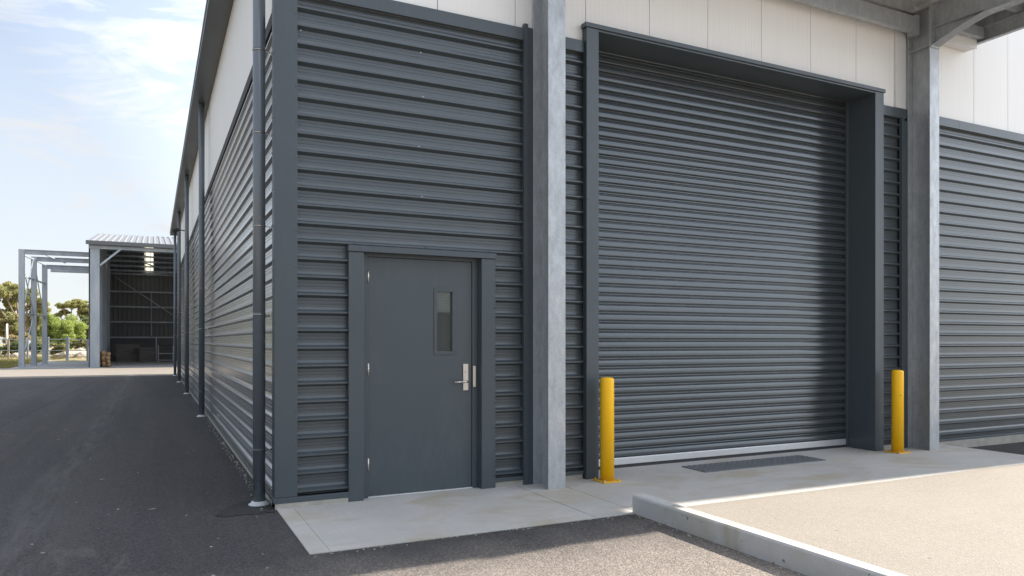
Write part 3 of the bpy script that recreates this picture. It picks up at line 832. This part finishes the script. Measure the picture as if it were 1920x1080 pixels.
# white steel rack beside them
rc = at(309, 50.0); rk_ = thing('steel_rack', (rc.x, rc.y, 0), 'pale open steel rack standing on the shed floor by the pallets', 'rack')
for sx in (-.42, .5):
    for sy in (-.3, .3):
        mb = MB(); mb.box(rc.x+sx, rc.x+sx+.05, rc.y+sy, rc.y+sy+.05, .005, 1.15); mb.build('leg', M['steelwhite'], rk_)
for z in (.1, .55, 1.1):
    mb = MB(); mb.box(rc.x-.42, rc.x+.55, rc.y-.3, rc.y+.35, z, z+.04); mb.build('shelf', M['steelwhite'] if z < 1 else M['black'], rk_)

# ------------------------------------------------------------------ STEEL FRAME
SF = thing('steel_portal', (-5.5,43,0), 'bare galvanised steel portal frame standing beside the shed', 'steel portal')
cols = [(40,39.1,467),(63,41.9,481),(83.3,44.8,496)]
P3 = []
for px, d, top in cols:
    c = at(px, d); zt = zat(top, d); P3.append((c, zt))
    mb = MB(); mb.box(c.x-.13, c.x+.13, c.y, c.y+.025, 0, zt); mb.box(c.x-.13, c.x+.13, c.y+.24, c.y+.265, 0, zt); mb.box(c.x-.012, c.x+.012, c.y+.025, c.y+.24, 0, zt)
    mb.box(c.x-.17, c.x+.17, c.y-.05, c.y+.3, .0, .03)
    mb.build('column', M['galvd'], SF)
    mb = MB(); mb.box(c.x+.135, sx0-.1, c.y+.02, c.y+.2, zt-.25, zt-.235); mb.box(c.x+.135, sx0-.1, c.y+.1, c.y+.115, zt-.235, zt-.02); mb.box(c.x+.135, sx0-.1, c.y+.02, c.y+.2, zt-.02, zt)
    mb.build('beam', M['galvd'], SF)
c4 = P3[2][0] + Vector((0.05, .5, 0))
mb = MB(); mb.box(P3[2][0].x, sx0-.1, P3[2][0].y+3, P3[2][0].y+3.15, P3[2][1]-.2, P3[2][1]); mb.build('beam', M['galvd'], SF)
for zf in (zat(516,39.1), zat(587,39.1), 6.1):
    mb = MB(); pts = [(P3[0][0].x, P3[0][0].y+.27, zf), (c4.x, c4.y, zf)]
    mb.bar(pts[0], pts[1], .08); mb.build('tie_beam', M['galvd'], SF)
for (a, za), (b, zb_) in ((((P3[0][0]), zat(490,39)), (P3[1][0], zat(588,42))), ((P3[1][0], zat(588,42)), (P3[0][0], .2)), ((P3[1][0], zat(490,42)), (P3[2][0], zat(600,45))), ((P3[0][0], zat(588,39)), (P3[1][0], zat(485,42)))):
    mb = MB(); mb.bar((a.x, a.y+.3, za), (b.x, b.y-.03, zb_), .045); mb.build('brace_rod', M['galvd'], SF)
mb = MB(); mb.bar((at(84,40.5).x, 42.1, P3[0][1]-.1), (at(118,43).x, 45.2, P3[1][1]-.12), .06); mb.build('roof_brace', M['galvd'], SF)

# ------------------------------------------------------------------ FENCE
fd = 52.0
FN = thing('yard_fence', tuple(at(60, fd, 0)), 'grey post and rail wire fence along the yard behind the steel frame', 'fence')
fpts = [at(x, fd) for x in (-160, -110, -72, -38, 15.5, 52, 89, 126.5, 164, 200)]
for i, c in enumerate(fpts):
    h = 1.72 if i in (6,7) else 1.55; w = .19 if i in (6,7) else .12
    mb = MB(); mb.box(c.x-w/2, c.x+w/2, c.y-w/2, c.y+w/2, -.16, h); mb.build('fence_post', M['galvd'] if i > 4 else M['rock'], FN)
for a, b in zip(fpts, fpts[1:]):
    for z, w in ((1.55,.05),(1.3,.015),(1.05,.015),(.75,.045),(.45,.015)):
        mb = MB(); mb.bar(a+Vector((0,0,z)), b+Vector((0,0,z)), w); mb.build('fence_rail', M['galvd'], FN)
# white slim pole left
c = at(13, 58); mb = MB(); mb.tube((c.x,c.y,-.1),(c.x,c.y,zat(607,58)), .09, .07, 10)
tag(mb.build('marker_pole', M['whitemetal'], loc=(c.x,c.y,0)), 'slim pale pole standing behind the fence at far left', 'pole')
# bank of dry earth and stones behind the fence
mb = MB(); 
a0 = at(-200, 54); a1 = at(330, 60)
mb.grid(-34, 6, 47, 130, -.12, 40, 40, lambda x, y: .0 if y < 50 else min(.5, (y-50)*.03) + .12*math.sin(x*1.3+y*.7)*math.sin(y*.9))
tag(mb.build('dry_bank', M['ground']), 'straw coloured earth bank behind the fence', 'bank', kind='structure')
for i, (px, d, s) in enumerate(((138,56,.55),(150,57,.75),(161,56,.5),(117,55,.5),(35,55,.4),(56,56,.35))):
    mb = MB(); c = at(px, d); vv = bmesh.ops.create_icosphere(mb.bm, subdivisions=2, radius=s)['verts']
    r2 = random.Random(i+40); ph = r2.uniform(0,6)
    for v in vv:
        k = 1 + .18*math.sin(v.co.x*7+ph) + .15*math.cos(v.co.y*8+v.co.z*5+ph)
        v.co = Vector((v.co.x*k*1.35, v.co.y*k, v.co.z*k*.7))
        v.co += Vector((c.x, c.y, .25))
    lab = ['pale boulder behind the fence, left of the biggest one','largest pale boulder behind the fence near the shed','pale boulder behind the fence closest to the shed wall','rounded boulder behind the fence beside the two thick posts','boulder behind the fence just left of the first frame column','small boulder behind the fence between the first two frame columns'][i]
    tag(mb.build('boulder', M['rock'], loc=(c.x,c.y,0)), lab, 'boulder', 'boulders behind the fence')

# ------------------------------------------------------------------ TREES
def crown(clumps, n, size, seed, hang=0):
    """clumps: (centre, radius, squash); many small leaf faces spread through each clump"""
    r = random.Random(seed); mb = MB(); bm = mb.bm
    tot = sum(c[1]**2 for c in clumps)
    for c, rad, sq in clumps:
        for i in range(int(n*rad*rad/tot)):
            while True:
                d = Vector((r.gauss(0,1), r.gauss(0,1), r.gauss(0,1)))
                if d.length > .05: break
            d.normalize(); q = rad*(r.random()**.38)
            p = c + Vector((d.x*q, d.y*q, d.z*q*sq)) + Vector((r.gauss(0,.05), r.gauss(0,.05), r.gauss(0,.05)))*rad
            s = size*r.uniform(.6,1.5)
            a = Vector((r.gauss(0,1), r.gauss(0,1), r.gauss(0,.8)-hang)).normalized()
            b = a.cross(Vector((r.gauss(0,1), r.gauss(0,1), r.gauss(0,1)))).normalized()
            v = [bm.verts.new(p + a*s), bm.verts.new(p + b*s*.45), bm.verts.new(p - a*s), bm.verts.new(p - b*s*.45)]
            bm.faces.new(v)
    return mb
def tree(name, px, depth, clpx, leaf, label, cat, n=5000, size=.13, seed=1, trunk_r=.16, lean=0, hang=0, squash=.75, group=None, sub=14):
    """clpx: clumps in picture terms (x, y, radius px, depth offset); each gets its own real position"""
    base = at(px, depth); base.z = .2 if depth > 54 else -.1
    T = thing(name, tuple(base), label, cat, group)
    r = random.Random(seed*11); cl = []; heads = []
    for x, y, rp, dd in clpx:
        d = depth+dd; c = at(x, d, zat(y, d)); rad = rp*1.12*d/F
        heads.append((c, rad)); cl.append((c, rad*.75, squash))
        for k in range(sub):
            dv = Vector((r.gauss(0,1), r.gauss(0,1), r.gauss(0,.8))).normalized()*rad*r.uniform(.5,1.35)
            cl.append((c+Vector((dv.x,dv.y,dv.z*squash)), rad*r.uniform(.22,.5), squash))
    if trunk_r:
        mb = MB(); top = max(h[0].z for h in heads); cen = sum((h[0] for h in heads), Vector())/len(heads)
        fork = base.lerp(Vector((cen.x, cen.y, base.z)), .45) + Vector((lean,0,(cen.z-base.z)*.45))
        mb.path([base+Vector((0,0,-.3)), base.lerp(fork,.5)+Vector((lean*.2,0,0)), fork], [trunk_r*1.3, trunk_r, trunk_r*.85], 9)
        for c, rad in heads:
            mid = fork.lerp(c, .5) + Vector((r.uniform(-.2,.2), r.uniform(-.2,.2), -.1))
            mb.path([fork, mid, c], [trunk_r*.6, trunk_r*.4, trunk_r*.16], 6)
            for k in range(4):
                e = c + Vector((r.uniform(-1,1), r.uniform(-1,1), r.uniform(-.4,.9)))*rad*.8
                mb.path([mid.lerp(c,.6), e], [trunk_r*.2, trunk_r*.07], 4)
        mb.build('trunk', M['bark'], T)
    crown(cl, n, size, seed, hang).build('crown', M[leaf], T, recalc=False)
    return T
tree('gum_tree', 33, 70, [(8,550,18,0),(30,548,19,1),(52,556,17,-1),(22,572,14,2),(70,574,17,0),(6,590,15,1),(44,594,13,2),(-14,560,16,0),(78,592,13,1),(60,606,14,1)], 'leaf_gum', 'tall gum tree with a broken golden green crown behind the first frame column', 'tree', 42000, .085, 1, .22, .4, .3, .7)
tree('rusty_tree', 18, 63, [(20,600,11,0),(30,618,12,0),(12,625,12,1),(5,610,9,0),(26,640,12,-1),(44,632,9,1)], 'leaf_rust', 'rusty orange leaved small tree at the far left behind the fence', 'tree', 18000, .08, 2, .1, .1, .2, .95)
tree('gum_tree', 70, 78, [(66,606,13,0),(80,600,12,1),(88,620,11,0),(62,628,14,0),(78,640,14,-1),(52,616,10,0)], 'leaf_gum', 'mid height gum tree seen between the second and third frame columns', 'tree', 24000, .09, 3, .14, 0, .2, .85)
tree('round_tree', 118, 62, [(112,615,22,0),(136,622,18,0),(98,628,15,0),(122,632,20,-1),(148,636,10,0),(104,606,12,0)], 'leaf_green', 'rounded bright green tree left of the open shed', 'tree', 34000, .065, 4, .13, 0, 0, .95, sub=16)
tree('gum_tree', 145, 88, [(118,574,9,0),(134,571,11,0),(150,570,12,1),(164,578,11,0),(175,580,12,0),(122,586,7,1),(160,592,9,0),(110,590,6,0)], 'leaf_gum', 'spreading gum tree with thin crown rising behind the round green tree', 'tree', 22000, .10, 5, .18, -.3, .3, .65)
tree('dark_tree', 163, 74, [(158,622,11,0),(170,612,13,0),(176,630,12,0),(160,636,10,0),(162,602,9,0)], 'leaf_dark', 'dark green tree against the left wall of the open shed', 'tree', 5200, .14, 6, .12, 0, 0, .9)
tree('gum_tree', -70, 74, [(-80,550,20,0),(-55,570,18,0),(-95,590,20,0),(-60,610,18,0)], 'leaf_gum', 'broad gum tree left of the drive beyond the picture edge', 'tree', 5000, .16, 7, .2, 0, .3, .8)
tree('shrub', 108, 57, [(108,654,9,0),(100,660,6,0),(116,652,6,0)], 'leaf_yellow', 'yellowish shrub behind the fence between its two thick posts', 'shrub', 2600, .07, 8, .05, 0, 0, .9)
tree('shrub', 30, 56, [(24,652,10,0),(36,650,8,0),(8,654,9,0)], 'leaf_dark', 'low dark olive shrub behind the fence left of the first frame column', 'shrub', 2600, .08, 9, .05, 0, 0, .8)
tree('shrub', 58, 57, [(52,650,9,0),(64,652,9,0),(74,650,8,0)], 'leaf_dark', 'low dark shrub behind the fence between the frame columns', 'shrub', 2600, .08, 10, .05, 0, 0, .8)
tree('shrub', 150, 60, [(142,645,8,0),(155,644,9,0),(166,646,8,0)], 'leaf_yellow', 'low yellow green shrub above the boulders by the shed', 'shrub', 2400, .08, 12, .04, 0, 0, .7)

# dry grass tufts on the verge in front of the fence
def tufts():
    mb = MB(); r = random.Random(21)
    for i in range(2600):
        c = at(r.uniform(-60, 170), r.uniform(47.5, 56)) if i % 3 else at(r.uniform(-80, 34), r.uniform(40, 50))
        if -7.7 < c.x and c.y < 56.2: continue
        for k in range(3):
            a = r.uniform(0, 6.28); h = r.uniform(.06,.22); w = .02
            p = c + Vector((r.uniform(-.1,.1), r.uniform(-.1,.1), -.14 if c.y < 50 else -.12+min(.5,(c.y-50)*.03)))
            t = p + Vector((math.cos(a)*h*.5, math.sin(a)*h*.5, h))
            mb.bm.faces.new([mb.bm.verts.new(p+Vector((w,0,0))), mb.bm.verts.new(p-Vector((w,0,0))), mb.bm.verts.new(t)])
    return mb
tag(tufts().build('dry_grass', M['leaf_yellow'], recalc=False), 'dry grass tufts growing on the verge by the fence', 'grass', kind='stuff')

# building across the yard, behind the camera: what the door pane reflects
O = thing('opposite_shed', (30,-66,0), 'low dark shed across the yard mirrored in the door pane', 'shed')
mb = MB(); mb.box(0, 62, -72, -60, -.16, 4.2); mb.build('wall', M['opposite'], O)
mb = MB(); mb.prism([(-1,4.2),(63,4.2),(63,4.4),(26,7.2),(-1,5.0)], 'y', -72.4, -59.6); mb.build('roof', M['zinc'], O)

# ------------------------------------------------------------------ LIGHT AND SKY
EL, AZ = R(39.0), R(4.0)
d = Vector((math.cos(EL)*math.cos(AZ), math.cos(EL)*math.sin(AZ), math.sin(EL)))
sl = bpy.data.lights.new('sun', 'SUN'); sl.energy = 3.9; sl.angle = R(.55); sl.color = (1.0,.90,.78)
so = bpy.data.objects.new('sun', sl); C.objects.link(so); so.rotation_euler = d.to_track_quat('Z','Y').to_euler(); so.location = (20,5,20)
w = bpy.data.worlds.new('World'); bpy.context.scene.world = w; w.use_nodes = True
nt = w.node_tree; bg = nt.nodes['Background']
sky = nt.nodes.new('ShaderNodeTexSky'); sky.sky_type = 'NISHITA'; sky.sun_disc = False
sky.sun_elevation = EL; sky.sun_rotation = math.pi/2 - AZ
sky.air_density = 1.0; sky.dust_density = .7; sky.ozone_density = 1.2
tc = nt.nodes.new('ShaderNodeTexCoord')
mp = nt.nodes.new('ShaderNodeMapping'); mp.inputs['Scale'].default_value = (1.0,1.0,3.2); mp.inputs['Rotation'].default_value = (.25,.1,.4)
nt.links.new(tc.outputs['Generated'], mp.inputs['Vector'])
cn1 = noise(nt, mp.outputs['Vector'], 2.6, 8, .56, .5)
mp2 = nt.nodes.new('ShaderNodeMapping'); mp2.inputs['Scale'].default_value = (2.2,1.2,8.0); mp2.inputs['Rotation'].default_value = (.5,.25,.2)
nt.links.new(tc.outputs['Generated'], mp2.inputs['Vector'])
cn2 = noise(nt, mp2.outputs['Vector'], 2.4, 9, .62, 1.2)
cn = math_(nt, 'ADD', math_(nt, 'MULTIPLY', cn1, .5), math_(nt, 'MULTIPLY', cn2, .5))
cf = ramp(nt, cn, [(.40,.16),(.50,.60),(.60,1.0)])
sep = nt.nodes.new('ShaderNodeSeparateXYZ'); nt.links.new(tc.outputs['Generated'], sep.inputs[0])
hz = ramp(nt, sep.outputs[2], [(.0,1.0),(.20,.86),(.55,0.1)])
cf2 = math_(nt, 'MAXIMUM', cf, math_(nt, 'MULTIPLY', hz, .85))
# cloud towards the sun, out of view, brightened to lift light in the shade
dt = nt.nodes.new('ShaderNodeVectorMath'); dt.operation = 'DOT_PRODUCT'
nt.links.new(tc.outputs['Generated'], dt.inputs[0]); dt.inputs[1].default_value = tuple(d)
sid = math_(nt, 'MAXIMUM', math_(nt, 'ADD', dt.outputs['Value'], -.15), 0.0)
cl_ = nt.nodes.new('ShaderNodeVectorMath'); cl_.operation = 'SCALE'; cl_.inputs[0].default_value = (.965,.99,1.03)
nt.links.new(math_(nt, 'ADD', math_(nt, 'MULTIPLY', sid, 13.5), 3.55), cl_.inputs['Scale'])
col = mix(nt, cf2, sky.outputs[0], cl_.outputs[0])
nt.links.new(col, bg.inputs['Color']); bg.inputs['Strength'].default_value = .09

# ------------------------------------------------------------------ CAMERA
cd = bpy.data.cameras.new('camera'); co = bpy.data.objects.new('camera', cd); C.objects.link(co)
co.location = CAM; co.rotation_euler = (math.pi/2, 0, -math.atan2(FW[0], FW[1]))
cd.sensor_width = 36; cd.lens = F*36/1920; cd.shift_y = 100/1920; cd.clip_end = 2000; cd.clip_start = .05
sc = bpy.context.scene; sc.camera = co
sc.view_settings.view_transform = 'Standard'; sc.view_settings.look = 'None'; sc.view_settings.gamma = 1
sc.view_settings.exposure = 1.46
